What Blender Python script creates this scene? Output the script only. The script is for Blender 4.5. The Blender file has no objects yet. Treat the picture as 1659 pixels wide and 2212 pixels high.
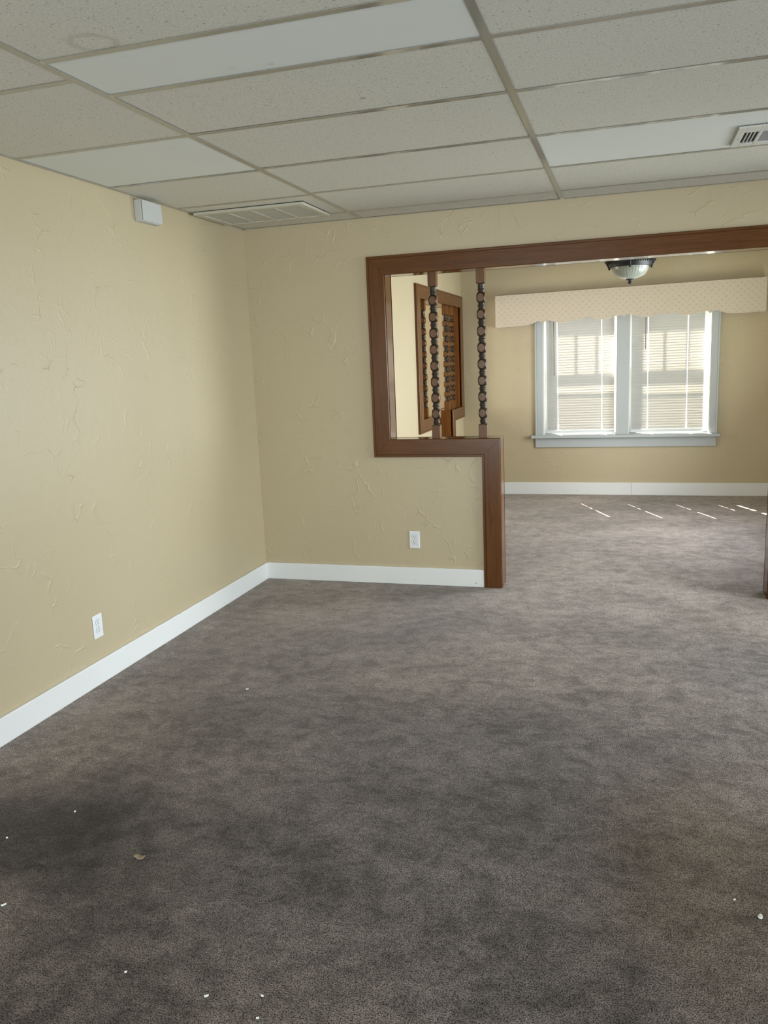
import bpy, bmesh, math, random
from mathutils import Vector, Matrix

random.seed(7)
sc = bpy.context.scene
C = sc.collection

# ------------------------------------------------------------------ camera
cam_d = bpy.data.cameras.new('camera')
cam = bpy.data.objects.new('camera', cam_d)
C.objects.link(cam)
cam_d.sensor_fit = 'HORIZONTAL'
cam_d.sensor_width = 36.0
cam_d.lens = 37.887
cam_d.clip_start = 0.02
YAW, PITCH, ROLL = -0.30048, -0.18691, -0.042087
fw = Vector((math.sin(YAW) * math.cos(PITCH), math.cos(YAW) * math.cos(PITCH), math.sin(PITCH)))
rt = Vector((math.cos(YAW), -math.sin(YAW), 0))
up = rt.cross(fw)
rt2 = rt * math.cos(ROLL) + up * math.sin(ROLL)
up2 = up * math.cos(ROLL) - rt * math.sin(ROLL)
m = Matrix((rt2, up2, -fw)).transposed().to_4x4()
m.translation = Vector((2.4261, 0.0, 1.4732))
cam.matrix_world = m
sc.camera = cam

# ------------------------------------------------------------------ view and light
sc.view_settings.view_transform = 'Standard'
sc.view_settings.look = 'None'
sc.view_settings.exposure = 0.0
sc.view_settings.gamma = 1.0
sc.view_settings.use_curve_mapping = False
sc.cycles.max_bounces = 7
sc.cycles.diffuse_bounces = 4
sc.cycles.glossy_bounces = 4
sc.cycles.transparent_max_bounces = 12
sc.cycles.caustics_reflective = False
sc.cycles.caustics_refractive = False
sc.cycles.use_denoising = True
sc.cycles.use_adaptive_sampling = True
sc.cycles.adaptive_threshold = 0.07
sc.cycles.sample_clamp_indirect = 6.0

world = bpy.data.worlds.new('sky')
sc.world = world
world.use_nodes = True
bg = world.node_tree.nodes['Background']
bg.inputs[0].default_value = (0.86, 0.93, 1.0, 1)
bg.inputs[1].default_value = 1.6


def light(name, kind, loc, direction, energy, color, sx=1, sy=1, spread=math.pi):
    d = bpy.data.lights.new(name, kind)
    o = bpy.data.objects.new(name, d)
    C.objects.link(o)
    o.location = loc
    o.rotation_euler = Vector(direction).to_track_quat('-Z', 'Y').to_euler()
    d.energy = energy
    d.color = color
    if kind == 'AREA':
        d.shape = 'RECTANGLE'
        d.size, d.size_y = sx, sy
        d.spread = spread
    return o


SUN_DIR = (0.4615, -1.0, -1.32)
sun = light('sun', 'SUN', (2, 12, 6), SUN_DIR, 115.0, (1.0, 0.94, 0.84))
sun.data.angle = math.radians(0.45)
# daylight lamps at unseen windows, and added fill lamps noted beside them
light('daylight_back_window', 'AREA', (0.9, -3.19, 1.1), (0, 1, 0), 54, (0.88, 0.97, 1.0), 1.2, 1.3, 2.0)
light('back_up_fill', 'AREA', (2.55, -3.19, 0.9), (0, 1, 0.6), 20, (1.0, 1.0, 0.96), 1.8, 0.8, 2.6)  # added upward lamp at the back wall, fitted to brighten the room
light('daylight_living_side', 'AREA', (4.84, 4.1, 1.3), (-1, 0, -0.3), 41, (0.86, 0.96, 1.0), 1.4, 1.5, 1.8)
light('front_right_fill', 'AREA', (4.84, 0.3, 0.7), (-1, 0, 0.6), 46, (0.74, 0.86, 1.0), 1.5, 0.6, 2.8)  # added low lamp aimed upward to brighten the room; its door is made up
light('daylight_dining_side', 'AREA', (3.99, 6.6, 1.4), (-1, -0.08, -0.37), 55, (0.84, 0.90, 1.0), 1.6, 1.3, 2.1)
light('dining_up_fill', 'AREA', (3.99, 6.6, 0.8), (-1, 0, 0.6), 30, (0.90, 1.0, 0.86), 1.6, 0.4, 2.6)  # added upward fill, placed to balance the brightness of the dining room
light('hall_fill', 'AREA', (-1.39, 6.9, 1.5), (1, 0.2, 0), 58, (1.0, 0.93, 0.80), 1.2, 1.2, 3.1)  # added lamp that brightens the hall wall; its window is made up

# ------------------------------------------------------------------ dimensions
H = 2.3339          # ceiling
D = 5.0038          # near face of the dividing wall
DB = 5.125          # its far face
Y2 = 8.549          # window wall
YB = -3.2           # wall behind the camera
XR = 4.85           # right wall of the front room
XL2 = 0.71          # left wall of the dining room
XL2B = 0.575
XR2 = 4.0           # right wall of the dining room
XS = -1.4           # side hall

# ------------------------------------------------------------------ node helpers


def new_mat(name):
    mt = bpy.data.materials.new(name)
    mt.use_nodes = True
    nt = mt.node_tree
    b = nt.nodes['Principled BSDF']
    return mt, nt, b


def N(nt, t, **kw):
    n = nt.nodes.new(t)
    for k, v in kw.items():
        if k.startswith('i_'):
            n.inputs[k[2:].replace('_', ' ')].default_value = v
        else:
            setattr(n, k, v)
    return n


def coords(nt, scale=(1, 1, 1)):
    tc = N(nt, 'ShaderNodeNewGeometry')
    mp = N(nt, 'ShaderNodeMapping')
    mp.inputs['Scale'].default_value = scale
    nt.links.new(tc.outputs['Position'], mp.inputs['Vector'])
    return mp.outputs[0]


def objcoords(nt, scale=(1, 1, 1)):
    tc = N(nt, 'ShaderNodeTexCoord')
    mp = N(nt, 'ShaderNodeMapping')
    mp.inputs['Scale'].default_value = scale
    nt.links.new(tc.outputs['Object'], mp.inputs['Vector'])
    return mp.outputs[0]


def noise(nt, vec, scale, detail=3, rough=0.5, dist=0.0):
    n = N(nt, 'ShaderNodeTexNoise')
    n.inputs['Scale'].default_value = scale
    n.inputs['Detail'].default_value = detail
    n.inputs['Roughness'].default_value = rough
    n.inputs['Distortion'].default_value = dist
    nt.links.new(vec, n.inputs['Vector'])
    return n.outputs[0]


def ramp(nt, fac, stops):
    r = N(nt, 'ShaderNodeValToRGB')
    el = r.color_ramp.elements
    while len(el) < len(stops):
        el.new(0.5)
    for e, (p, c) in zip(el, stops):
        e.position = p
        e.color = c if len(c) == 4 else (*c, 1)
    nt.links.new(fac, r.inputs[0])
    return r.outputs[0]


def g(v):
    return (v, v, v, 1)


def math_n(nt, op, a, b=None, c=None):
    n = N(nt, 'ShaderNodeMath', operation=op)
    for i, v in enumerate((a, b, c)):
        if v is None:
            continue
        if isinstance(v, (int, float)):
            n.inputs[i].default_value = v
        else:
            nt.links.new(v, n.inputs[i])
    return n.outputs[0]


def mix(nt, fac, a, b, blend='MIX'):
    n = N(nt, 'ShaderNodeMix', data_type='RGBA', blend_type=blend)
    for sock, v in ((n.inputs[0], fac), (n.inputs[6], a), (n.inputs[7], b)):
        if isinstance(v, (int, float)):
            sock.default_value = v
        elif isinstance(v, tuple):
            sock.default_value = v if len(v) == 4 else (*v, 1)
        else:
            nt.links.new(v, sock)
    return n.outputs[2]


def bump(nt, height, strength, dist, normal=None):
    b = N(nt, 'ShaderNodeBump')
    b.inputs['Strength'].default_value = strength
    b.inputs['Distance'].default_value = dist
    nt.links.new(height, b.inputs['Height'])
    if normal is not None:
        nt.links.new(normal, b.inputs['Normal'])
    return b.outputs[0]


# ------------------------------------------------------------------ materials
def plain(name, col, rough=0.5, metallic=0.0, spec=0.5):
    mt, nt, b = new_mat(name)
    b.inputs['Base Color'].default_value = (*col, 1)
    b.inputs['Roughness'].default_value = rough
    b.inputs['Metallic'].default_value = metallic
    b.inputs['Specular IOR Level'].default_value = spec
    return mt


def mat_wall():
    mt, nt, b = new_mat('trowelled_plaster_paint')
    v = coords(nt)
    # hand trowelled texture: broad lumps, fine orange peel and sparse raised trowel ridges
    warp = N(nt, 'ShaderNodeTexNoise')
    warp.inputs['Scale'].default_value = 3.2
    warp.inputs['Detail'].default_value = 2.5
    nt.links.new(v, warp.inputs['Vector'])
    add = N(nt, 'ShaderNodeVectorMath', operation='MULTIPLY_ADD')
    nt.links.new(warp.outputs['Color'], add.inputs[0])
    add.inputs[1].default_value = (0.35, 0.35, 0.55)
    nt.links.new(v, add.inputs[2])
    vor = N(nt, 'ShaderNodeTexVoronoi', feature='DISTANCE_TO_EDGE')
    vor.inputs['Scale'].default_value = 7.6
    nt.links.new(add.outputs[0], vor.inputs['Vector'])
    ridge = ramp(nt, vor.outputs['Distance'], [(0.0, g(1)), (0.014, g(0.75)), (0.042, g(0))])
    mask = ramp(nt, noise(nt, v, 3.4, 1.5, 0.55), [(0.44, g(0)), (0.60, g(1))])
    mask2 = ramp(nt, noise(nt, v, 11.0, 1, 0.5), [(0.46, g(0)), (0.60, g(1))])
    rr = math_n(nt, 'MULTIPLY', math_n(nt, 'MULTIPLY', ridge, mask), mask2)
    fine = noise(nt, v, 120, 1, 0.5)
    med = noise(nt, v, 16, 2, 0.6)
    medr = ramp(nt, med, [(0.40, g(0)), (0.66, g(1))])
    h1 = math_n(nt, 'MULTIPLY_ADD', rr, 1.0, math_n(nt, 'MULTIPLY', medr, 0.13))
    h = math_n(nt, 'MULTIPLY_ADD', fine, 0.14, h1)
    b.inputs['Roughness'].default_value = 0.42
    b.inputs['Specular IOR Level'].default_value = 0.5
    tint = noise(nt, v, 0.9, 1, 0.5)
    col = mix(nt, tint, (0.475, 0.395, 0.25), (0.515, 0.435, 0.29))
    nt.links.new(col, b.inputs['Base Color'])
    nt.links.new(bump(nt, h, 0.56, 0.0031), b.inputs['Normal'])
    return mt


def mat_carpet():
    mt, nt, b = new_mat('cut_pile_carpet')
    v = coords(nt)
    tuft = noise(nt, v, 270, 1.5, 0.7)
    clump = noise(nt, v, 70, 2, 0.65)
    nap = noise(nt, coords(nt, (1.0, 1.2, 1)), 12.0, 4, 0.68, 0.5)
    patch = noise(nt, coords(nt, (1.0, 1.3, 1)), 2.1, 3, 0.55)
    broad_tone = noise(nt, v, 0.62, 1, 0.5)  # broad noise for the larger darker areas
    f1 = ramp(nt, tuft, [(0.34, g(0.0)), (0.66, g(1.0))])
    f2 = ramp(nt, clump, [(0.36, g(0.0)), (0.66, g(1.0))])
    f3 = ramp(nt, nap, [(0.34, g(0.0)), (0.66, g(1.0))])
    f4 = ramp(nt, patch, [(0.34, g(0.0)), (0.66, g(1.0))])
    s = math_n(nt, 'MULTIPLY', f3, 0.60)
    s = math_n(nt, 'MULTIPLY_ADD', f4, 0.40, s)
    col = ramp(nt, s, [(0.15, (0.104, 0.090, 0.083)), (0.85, (0.222, 0.192, 0.179))])
    tf = math_n(nt, 'MULTIPLY_ADD', f1, 0.80, math_n(nt, 'MULTIPLY', f2, 0.20))
    col = mix(nt, 1.0, col, ramp(nt, tf, [(0.10, g(0.09)), (0.34, g(0.38)), (0.62, g(0.72)), (0.92, g(1.10))]), 'MULTIPLY')
    col = mix(nt, 1.0, col, (2.26, 2.24, 2.19), 'MULTIPLY')
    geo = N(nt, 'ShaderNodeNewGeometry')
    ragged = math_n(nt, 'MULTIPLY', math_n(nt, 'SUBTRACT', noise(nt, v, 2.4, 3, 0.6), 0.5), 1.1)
    # areas with ragged outlines, each multiplied to a darker tone
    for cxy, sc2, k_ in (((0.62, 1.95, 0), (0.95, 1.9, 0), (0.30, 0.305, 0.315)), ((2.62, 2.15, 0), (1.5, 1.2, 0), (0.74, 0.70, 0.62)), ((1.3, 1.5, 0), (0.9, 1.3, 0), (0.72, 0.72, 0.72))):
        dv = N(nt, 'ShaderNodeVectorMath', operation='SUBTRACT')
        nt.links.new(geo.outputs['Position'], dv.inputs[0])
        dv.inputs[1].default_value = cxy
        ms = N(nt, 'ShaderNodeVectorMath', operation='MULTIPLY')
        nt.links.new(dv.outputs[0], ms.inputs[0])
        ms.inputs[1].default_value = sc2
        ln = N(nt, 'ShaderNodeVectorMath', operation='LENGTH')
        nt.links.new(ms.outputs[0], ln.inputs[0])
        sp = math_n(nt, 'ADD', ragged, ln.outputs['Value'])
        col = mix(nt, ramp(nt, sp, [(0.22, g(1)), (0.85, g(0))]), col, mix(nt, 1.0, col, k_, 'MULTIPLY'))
    col = mix(nt, ramp(nt, broad_tone, [(0.38, g(1)), (0.58, g(0))]), col, mix(nt, 1.0, col, (0.72, 0.74, 0.77), 'MULTIPLY'))
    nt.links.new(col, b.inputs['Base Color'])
    b.inputs['Roughness'].default_value = 1.0
    b.inputs['Specular IOR Level'].default_value = 0.05
    b.inputs['Sheen Weight'].default_value = 0.34
    b.inputs['Sheen Roughness'].default_value = 0.32
    b.inputs['Sheen Tint'].default_value = (1.0, 0.88, 0.77, 1)
    return mt


def mat_tile(name, speck, base):
    mt, nt, b = new_mat(name)
    v = coords(nt)
    b.inputs['Roughness'].default_value = 0.85
    b.inputs['Specular IOR Level'].default_value = 0.2
    soft = noise(nt, v, 1.3, 1, 0.5)
    c = mix(nt, soft, base, tuple(x * 0.95 for x in base))

    def spot(at, r0, r1, amount, tone):
        # an old stain: a soft ring or dot at one place on the board
        ds = N(nt, 'ShaderNodeVectorMath', operation='DISTANCE')
        nt.links.new(v, ds.inputs[0])
        ds.inputs[1].default_value = at
        w_ = math_n(nt, 'MULTIPLY_ADD', math_n(nt, 'SUBTRACT', soft2, 0.5), 0.05, ds.outputs['Value'])
        return mix(nt, ramp(nt, w_, [(max(0.0, r0 - 0.012), g(0 if r0 > 0 else amount)), (r0 + 0.001, g(amount)), (r1, g(0))]), c, tone)
    soft2 = noise(nt, v, 16, 2, 0.5)
    if speck:
        c = spot((1.03, 2.045, H + 0.002), 0.052, 0.075, 0.34, (0.30, 0.27, 0.18))
        c = spot((1.549, 2.794, H + 0.002), 0.0, 0.014, 0.6, (0.2, 0.18, 0.13))
    else:
        c = spot((1.282, 2.367, H + 0.002), 0.0, 0.014, 0.35, (0.25, 0.25, 0.24))
        c = spot((1.398, 2.382, H + 0.002), 0.0, 0.016, 0.35, (0.25, 0.25, 0.24))
    if speck:
        va = coords(nt, (1.0, 1.0, 1.0))
        vor = N(nt, 'ShaderNodeTexVoronoi', feature='F1')
        vor.inputs['Scale'].default_value = 88
        wob = N(nt, 'ShaderNodeTexNoise')
        wob.inputs['Scale'].default_value = 130
        wob.inputs['Detail'].default_value = 1
        nt.links.new(va, wob.inputs['Vector'])
        ma = N(nt, 'ShaderNodeVectorMath', operation='MULTIPLY_ADD')
        nt.links.new(wob.outputs['Color'], ma.inputs[0])
        ma.inputs[1].default_value = (0.013, 0.013, 0)
        nt.links.new(va, ma.inputs[2])
        nt.links.new(ma.outputs[0], vor.inputs['Vector'])
        sep = N(nt, 'ShaderNodeSeparateColor')
        nt.links.new(vor.outputs['Color'], sep.inputs[0])
        pick = math_n(nt, 'GREATER_THAN', sep.outputs[0], 0.64)
        hole = ramp(nt, vor.outputs['Distance'], [(0.14, g(1)), (0.26, g(0))])
        hole = math_n(nt, 'MULTIPLY', hole, pick)
        rough = noise(nt, v, 140, 2, 0.7)
        c = mix(nt, math_n(nt, 'MULTIPLY', hole, 0.62), c, (0.12, 0.115, 0.10))
        c = mix(nt, ramp(nt, rough, [(0.36, g(0.24)), (0.62, g(0))]), c, (0.2, 0.19, 0.16))
    else:
        # a couple of smudges and fly specks on the smooth panels
        sm = ramp(nt, noise(nt, v, 4.0, 2, 0.5), [(0.70, g(0)), (0.78, g(0.16))])
        c = mix(nt, sm, c, (0.3, 0.3, 0.28))
    nt.links.new(c, b.inputs['Base Color'])
    return mt


def mat_wood(name, dark, mid, rough=0.2, axis='Z', spec=0.28):
    mt, nt, b = new_mat(name)
    sc_ = {'Z': (14, 14, 0.9), 'X': (0.9, 14, 14), 'Y': (14, 0.9, 14)}[axis]
    v = coords(nt, sc_)
    n1 = noise(nt, v, 2.2, 6, 0.62, 0.5)
    n2 = noise(nt, v, 9.0, 4, 0.65, 0.2)
    f = math_n(nt, 'MULTIPLY_ADD', n2, 0.45, math_n(nt, 'MULTIPLY', n1, 0.6))
    col = ramp(nt, f, [(0.36, dark), (0.66, mid)])
    nt.links.new(col, b.inputs['Base Color'])
    b.inputs['Roughness'].default_value = rough
    b.inputs['Specular IOR Level'].default_value = spec
    return mt


def mat_trim():
    mt, nt, b = new_mat('white_gloss_trim_paint')
    v = coords(nt)
    chip = ramp(nt, noise(nt, v, 34, 3, 0.6), [(0.735, g(0)), (0.755, g(1))])
    c = mix(nt, noise(nt, v, 2.5, 3), (0.74, 0.75, 0.74), (0.80, 0.81, 0.80))
    c = mix(nt, chip, c, (0.30, 0.27, 0.22))
    nt.links.new(c, b.inputs['Base Color'])
    b.inputs['Roughness'].default_value = 0.38
    return mt


def mat_slat():
    mt, nt, b = new_mat('white_vinyl_slat')
    nt.nodes.remove(b)
    out = nt.nodes['Material Output']
    d = N(nt, 'ShaderNodeBsdfDiffuse')
    d.inputs['Color'].default_value = (0.50, 0.50, 0.495, 1)
    t = N(nt, 'ShaderNodeBsdfTranslucent')
    t.inputs['Color'].default_value = (0.80, 0.70, 0.52, 1)
    ms = N(nt, 'ShaderNodeMixShader')
    ms.inputs[0].default_value = 0.024
    nt.links.new(d.outputs[0], ms.inputs[1])
    nt.links.new(t.outputs[0], ms.inputs[2])
    gl = N(nt, 'ShaderNodeBsdfGlossy')
    gl.inputs['Roughness'].default_value = 0.35
    m2 = N(nt, 'ShaderNodeMixShader')
    m2.inputs[0].default_value = 0.04
    nt.links.new(ms.outputs[0], m2.inputs[1])
    nt.links.new(gl.outputs[0], m2.inputs[2])
    nt.links.new(m2.outputs[0], out.inputs['Surface'])
    return mt


def mat_pane(name='window_glass', tint=(0.97, 0.985, 0.98), trans=0.0):
    mt, nt, b = new_mat(name)
    nt.nodes.remove(b)
    out = nt.nodes['Material Output']
    tr = N(nt, 'ShaderNodeBsdfTransparent')
    tr.inputs['Color'].default_value = (*tint, 1)
    gl = N(nt, 'ShaderNodeBsdfGlossy')
    gl.inputs['Roughness'].default_value = 0.02
    lw = N(nt, 'ShaderNodeLayerWeight')
    lw.inputs['Blend'].default_value = 0.5
    fz = math_n(nt, 'MULTIPLY_ADD', math_n(nt, 'POWER', lw.outputs['Facing'], 4.0), 0.8, 0.03)
    ms = N(nt, 'ShaderNodeMixShader')
    nt.links.new(fz, ms.inputs[0])
    nt.links.new(tr.outputs[0], ms.inputs[1])
    nt.links.new(gl.outputs[0], ms.inputs[2])
    nt.links.new(ms.outputs[0], out.inputs['Surface'])
    return mt


def mat_screen():
    mt, nt, b = new_mat('insect_screen_mesh')
    nt.nodes.remove(b)
    out = nt.nodes['Material Output']
    tr = N(nt, 'ShaderNodeBsdfTransparent')
    df = N(nt, 'ShaderNodeBsdfDiffuse')
    df.inputs['Color'].default_value = (0.12, 0.12, 0.13, 1)
    ms = N(nt, 'ShaderNodeMixShader')
    ms.inputs[0].default_value = 0.5
    nt.links.new(tr.outputs[0], ms.inputs[1])
    nt.links.new(df.outputs[0], ms.inputs[2])
    nt.links.new(ms.outputs[0], out.inputs['Surface'])
    return mt


def mat_fabric():
    mt, nt, b = new_mat('sprigged_valance_fabric')
    geo = N(nt, 'ShaderNodeNewGeometry')
    sep = N(nt, 'ShaderNodeSeparateXYZ')
    nt.links.new(geo.outputs['Position'], sep.inputs[0])
    u, w = sep.outputs[0], sep.outputs[2]

    def lattice(du, dw, lean):
        # distance to the nearest sprig of one lattice
        a = math_n(nt, 'MULTIPLY_ADD', u, 1 / 0.064, du)
        c = math_n(nt, 'MULTIPLY_ADD', w, 1 / 0.060, dw)
        fa = math_n(nt, 'SUBTRACT', math_n(nt, 'FRACT', a), 0.5)
        fc = math_n(nt, 'SUBTRACT', math_n(nt, 'FRACT', c), 0.5)
        fa = math_n(nt, 'MULTIPLY_ADD', fc, lean, fa)
        fa2 = math_n(nt, 'MULTIPLY', fa, fa)
        fc2 = math_n(nt, 'MULTIPLY', math_n(nt, 'MULTIPLY', fc, fc), 0.7)
        return math_n(nt, 'SQRT', math_n(nt, 'ADD', fa2, fc2))
    d = math_n(nt, 'MINIMUM', lattice(0, 0, 0.7), lattice(0.5, 0.5, -0.7))
    br = noise(nt, coords(nt), 150, 2, 0.6)
    d = math_n(nt, 'MULTIPLY_ADD', math_n(nt, 'SUBTRACT', br, 0.5), 0.5, d)
    f = ramp(nt, d, [(0.06, g(0.6)), (0.17, g(0))])
    c = mix(nt, f, (0.60, 0.52, 0.42), (0.43, 0.37, 0.31))
    nt.links.new(c, b.inputs['Base Color'])
    b.inputs['Roughness'].default_value = 0.85
    b.inputs['Specular IOR Level'].default_value = 0.2
    return mt


def mat_frosted():
    mt, nt, b = new_mat('frosted_ribbed_glass')
    b.inputs['Base Color'].default_value = (0.40, 0.42, 0.365, 1)
    b.inputs['Roughness'].default_value = 0.22
    b.inputs['Transmission Weight'].default_value = 0.35
    b.inputs['IOR'].default_value = 1.4
    b.inputs['Subsurface Weight'].default_value = 0.0
    return mt


M = {}
M['wall'] = mat_wall()
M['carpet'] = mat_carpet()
M['tile'] = mat_tile('fissured_ceiling_board', True, (0.655, 0.64, 0.57))
M['smooth'] = mat_tile('smooth_white_board', False, (0.69, 0.71, 0.675))
M['deck'] = plain('plenum_dark', (0.05, 0.048, 0.04), 0.9)
M['tee'] = plain('painted_steel_tee', (0.285, 0.272, 0.22), 0.10, 0.0, 1.0)
M['woodv'] = mat_wood('walnut_stain_upright', (0.078, 0.027, 0.0055), (0.135, 0.052, 0.0125), 0.24, 'Z')
M['woodx'] = mat_wood('walnut_stain_rail', (0.078, 0.027, 0.0055), (0.135, 0.052, 0.0125), 0.24, 'X')
M['woody'] = mat_wood('walnut_stain_side_rail', (0.078, 0.027, 0.0055), (0.135, 0.052, 0.0125), 0.24, 'Y')
M['jambv'] = mat_wood('polished_walnut_upright', (0.078, 0.027, 0.0055), (0.135, 0.052, 0.0125), 0.13, 'Z', 0.5)
M['jambx'] = mat_wood('polished_walnut_rail', (0.078, 0.027, 0.0055), (0.135, 0.052, 0.0125), 0.13, 'X', 0.5)
M['jamby'] = mat_wood('polished_walnut_side_rail', (0.078, 0.027, 0.0055), (0.135, 0.052, 0.0125), 0.13, 'Y', 0.5)
M['spin'] = mat_wood('spindle_wood', (0.095, 0.040, 0.011), (0.165, 0.075, 0.024), 0.33, 'Z', 0.22)
M['glaze'] = plain('dark_glazed_turning', (0.030, 0.019, 0.010), 0.25, 0.0, 0.4)
M['trim'] = mat_trim()
M['casing'] = plain('dimmed_window_trim', (0.44, 0.465, 0.475), 0.42)  # window trim; its dimness beside the bright panes is put into the colour
M['plastic'] = plain('white_plastic', (0.78, 0.80, 0.82), 0.32)
M['chime'] = plain('chime_plastic', (0.50, 0.51, 0.49), 0.45)
M['slot'] = plain('dark_slot', (0.015, 0.015, 0.015), 0.6)
M['slat'] = mat_slat()
M['cord'] = plain('white_cord', (0.80, 0.80, 0.78), 0.7)
M['wand'] = plain('smoky_clear_wand', (0.20, 0.17, 0.15), 0.2)
M['glass'] = mat_pane()
M['screen'] = mat_screen()
M['fabric'] = mat_fabric()
M['welt'] = plain('cream_welt_cord', (0.70, 0.62, 0.53), 0.7)
M['iron'] = plain('oil_rubbed_bronze', (0.022, 0.021, 0.022), 0.42, 0.4)
M['bowl'] = mat_frosted()
M['register'] = plain('register_white_enamel', (0.62, 0.62, 0.58), 0.4)
M['duct'] = plain('duct_dark', (0.02, 0.022, 0.024), 0.8)
M['damper'] = plain('damper_grey_metal', (0.25, 0.26, 0.27), 0.5)
M['dusty'] = plain('dusty_filter_mesh', (0.47, 0.45, 0.38), 0.9)
M['grille'] = plain('yellowed_grille_enamel', (0.50, 0.485, 0.395), 0.5)
M['scrap'] = plain('white_scrap', (0.85, 0.85, 0.82), 0.7)
M['leaf'] = plain('dry_leaf', (0.30, 0.235, 0.15), 0.8)
M['outside'] = plain('outside_ground', (0.30, 0.30, 0.24), 0.9)
M['siding'] = plain('exterior_siding', (0.62, 0.58, 0.48), 0.8)

# ------------------------------------------------------------------ mesh helpers


def box(bm, x0, x1, y0, y1, z0, z1, mi=0):
    vs = [bm.verts.new((x, y, z)) for z in (z0, z1) for y in (y0, y1) for x in (x0, x1)]
    for q in ((0, 2, 3, 1), (4, 5, 7, 6), (0, 1, 5, 4), (2, 6, 7, 3), (0, 4, 6, 2), (1, 3, 7, 5)):
        f = bm.faces.new([vs[i] for i in q])
        f.material_index = mi
    return vs


def prism(bm, pts, a0, a1, plane='XZ', mi=0):
    """Polygon extruded along the axis perpendicular to plane."""
    def P(u, v, a):
        return {'XZ': (u, a, v), 'YZ': (a, u, v), 'XY': (u, v, a)}[plane]
    A = [bm.verts.new(P(u, v, a0)) for u, v in pts]
    B = [bm.verts.new(P(u, v, a1)) for u, v in pts]
    n = len(pts)
    fs = [bm.faces.new(A), bm.faces.new(list(reversed(B)))]
    for i in range(n):
        j = (i + 1) % n
        fs.append(bm.faces.new((A[j], A[i], B[i], B[j])))
    for f in fs:
        f.material_index = mi


def lathe(bm, prof, seg=40, center=(0, 0, 0), mi=0, close=True, radial=None):
    rings = []
    for r, z in prof:
        ring = []
        for k in range(seg):
            a = 2 * math.pi * k / seg
            rr = r if radial is None else radial(r, z, a)
            ring.append(bm.verts.new((center[0] + rr * math.cos(a), center[1] + rr * math.sin(a), center[2] + z)))
        rings.append(ring)
    for i in range(len(rings) - 1):
        for k in range(seg):
            j = (k + 1) % seg
            f = bm.faces.new((rings[i][k], rings[i][j], rings[i + 1][j], rings[i + 1][k]))
            f.material_index = mi
            f.smooth = True
    if close:
        for ring in (rings[0], rings[-1]):
            f = bm.faces.new(ring)
            f.material_index = mi
    return rings


def tube(bm, pts, r, seg=8, mi=0):
    pts = [Vector(p) for p in pts]
    rings = []
    for i, p in enumerate(pts):
        d = (pts[min(i + 1, len(pts) - 1)] - pts[max(i - 1, 0)]).normalized()
        a = d.orthogonal().normalized() if i == 0 else (rings_a - d * rings_a.dot(d)).normalized()
        rings_a = a
        b = d.cross(a)
        rings.append([bm.verts.new(p + a * r * math.cos(t) + b * r * math.sin(t))
                      for t in [2 * math.pi * k / seg for k in range(seg)]])
    for i in range(len(rings) - 1):
        for k in range(seg):
            j = (k + 1) % seg
            f = bm.faces.new((rings[i][k], rings[i][j], rings[i + 1][j], rings[i + 1][k]))
            f.smooth = True
            f.material_index = mi
    bm.faces.new(rings[0])
    bm.faces.new(list(reversed(rings[-1])))


def obj(name, bm, mats, parent=None, bevel=0.0, seg=2, loc=None):
    bmesh.ops.recalc_face_normals(bm, faces=bm.faces)
    me = bpy.data.meshes.new(name)
    bm.to_mesh(me)
    bm.free()
    o = bpy.data.objects.new(name, me)
    C.objects.link(o)
    for x in (mats if isinstance(mats, (list, tuple)) else [mats]):
        me.materials.append(M[x])
    if parent is not None:
        o.parent = parent
    if loc is not None:
        o.location = loc
    if bevel:
        bv = o.modifiers.new('bevel', 'BEVEL')
        bv.width = bevel
        bv.segments = seg
        bv.limit_method = 'ANGLE'
        bv.angle_limit = math.radians(40)
    return o


def bxo(name, dims, mats, parent=None, bevel=0.0):
    bm = bmesh.new()
    box(bm, *dims)
    return obj(name, bm, mats, parent, bevel)


def struct(o):
    o['kind'] = 'structure'
    return o


def thing(name, label, cat, loc=(0, 0, 0), group=None):
    o = bpy.data.objects.new(name, None)
    o.empty_display_size = 0.1
    C.objects.link(o)
    o.location = loc
    return tag(o, label, cat, group)


def tag(o, label, cat, group=None):
    o['label'] = label
    o['category'] = cat
    if group:
        o['group'] = group
    return o


# ------------------------------------------------------------------ floor
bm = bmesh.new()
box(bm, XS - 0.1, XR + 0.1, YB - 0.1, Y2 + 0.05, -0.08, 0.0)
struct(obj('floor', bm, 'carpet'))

# ------------------------------------------------------------------ walls
bm = bmesh.new()
box(bm, -0.12, 0.0, YB - 0.1, DB, 0, H + 0.1)
struct(obj('wall_left', bm, 'wall'))

# wall behind the camera, with a window opening letting the day in
bm = bmesh.new()
prism(bm, [(-0.12, 0), (XR + 0.12, 0), (XR + 0.12, H + 0.1), (-0.12, H + 0.1), (-0.12, 2.10), (3.5, 2.10), (3.5, 0.40), (0.25, 0.40), (0.25, 2.10), (-0.12, 2.099)],
      YB - 0.1, YB, 'XZ')
struct(obj('wall_back', bm, 'wall'))

# right wall of the front room, opening added for the fill lamp y -0.5..1.1, window y 3.35..4.85
bm = bmesh.new()
for d_ in ((YB, -0.5, 0, H + 0.1), (1.1, 3.35, 0, H + 0.1), (4.85, D, 0, H + 0.1), (-0.5, 1.1, 2.1, H + 0.1), (3.35, 4.85, 0, 0.5), (3.35, 4.85, 2.12, H + 0.1)):
    box(bm, XR, XR + 0.12, *d_)
struct(obj('wall_right', bm, 'wall'))

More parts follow.
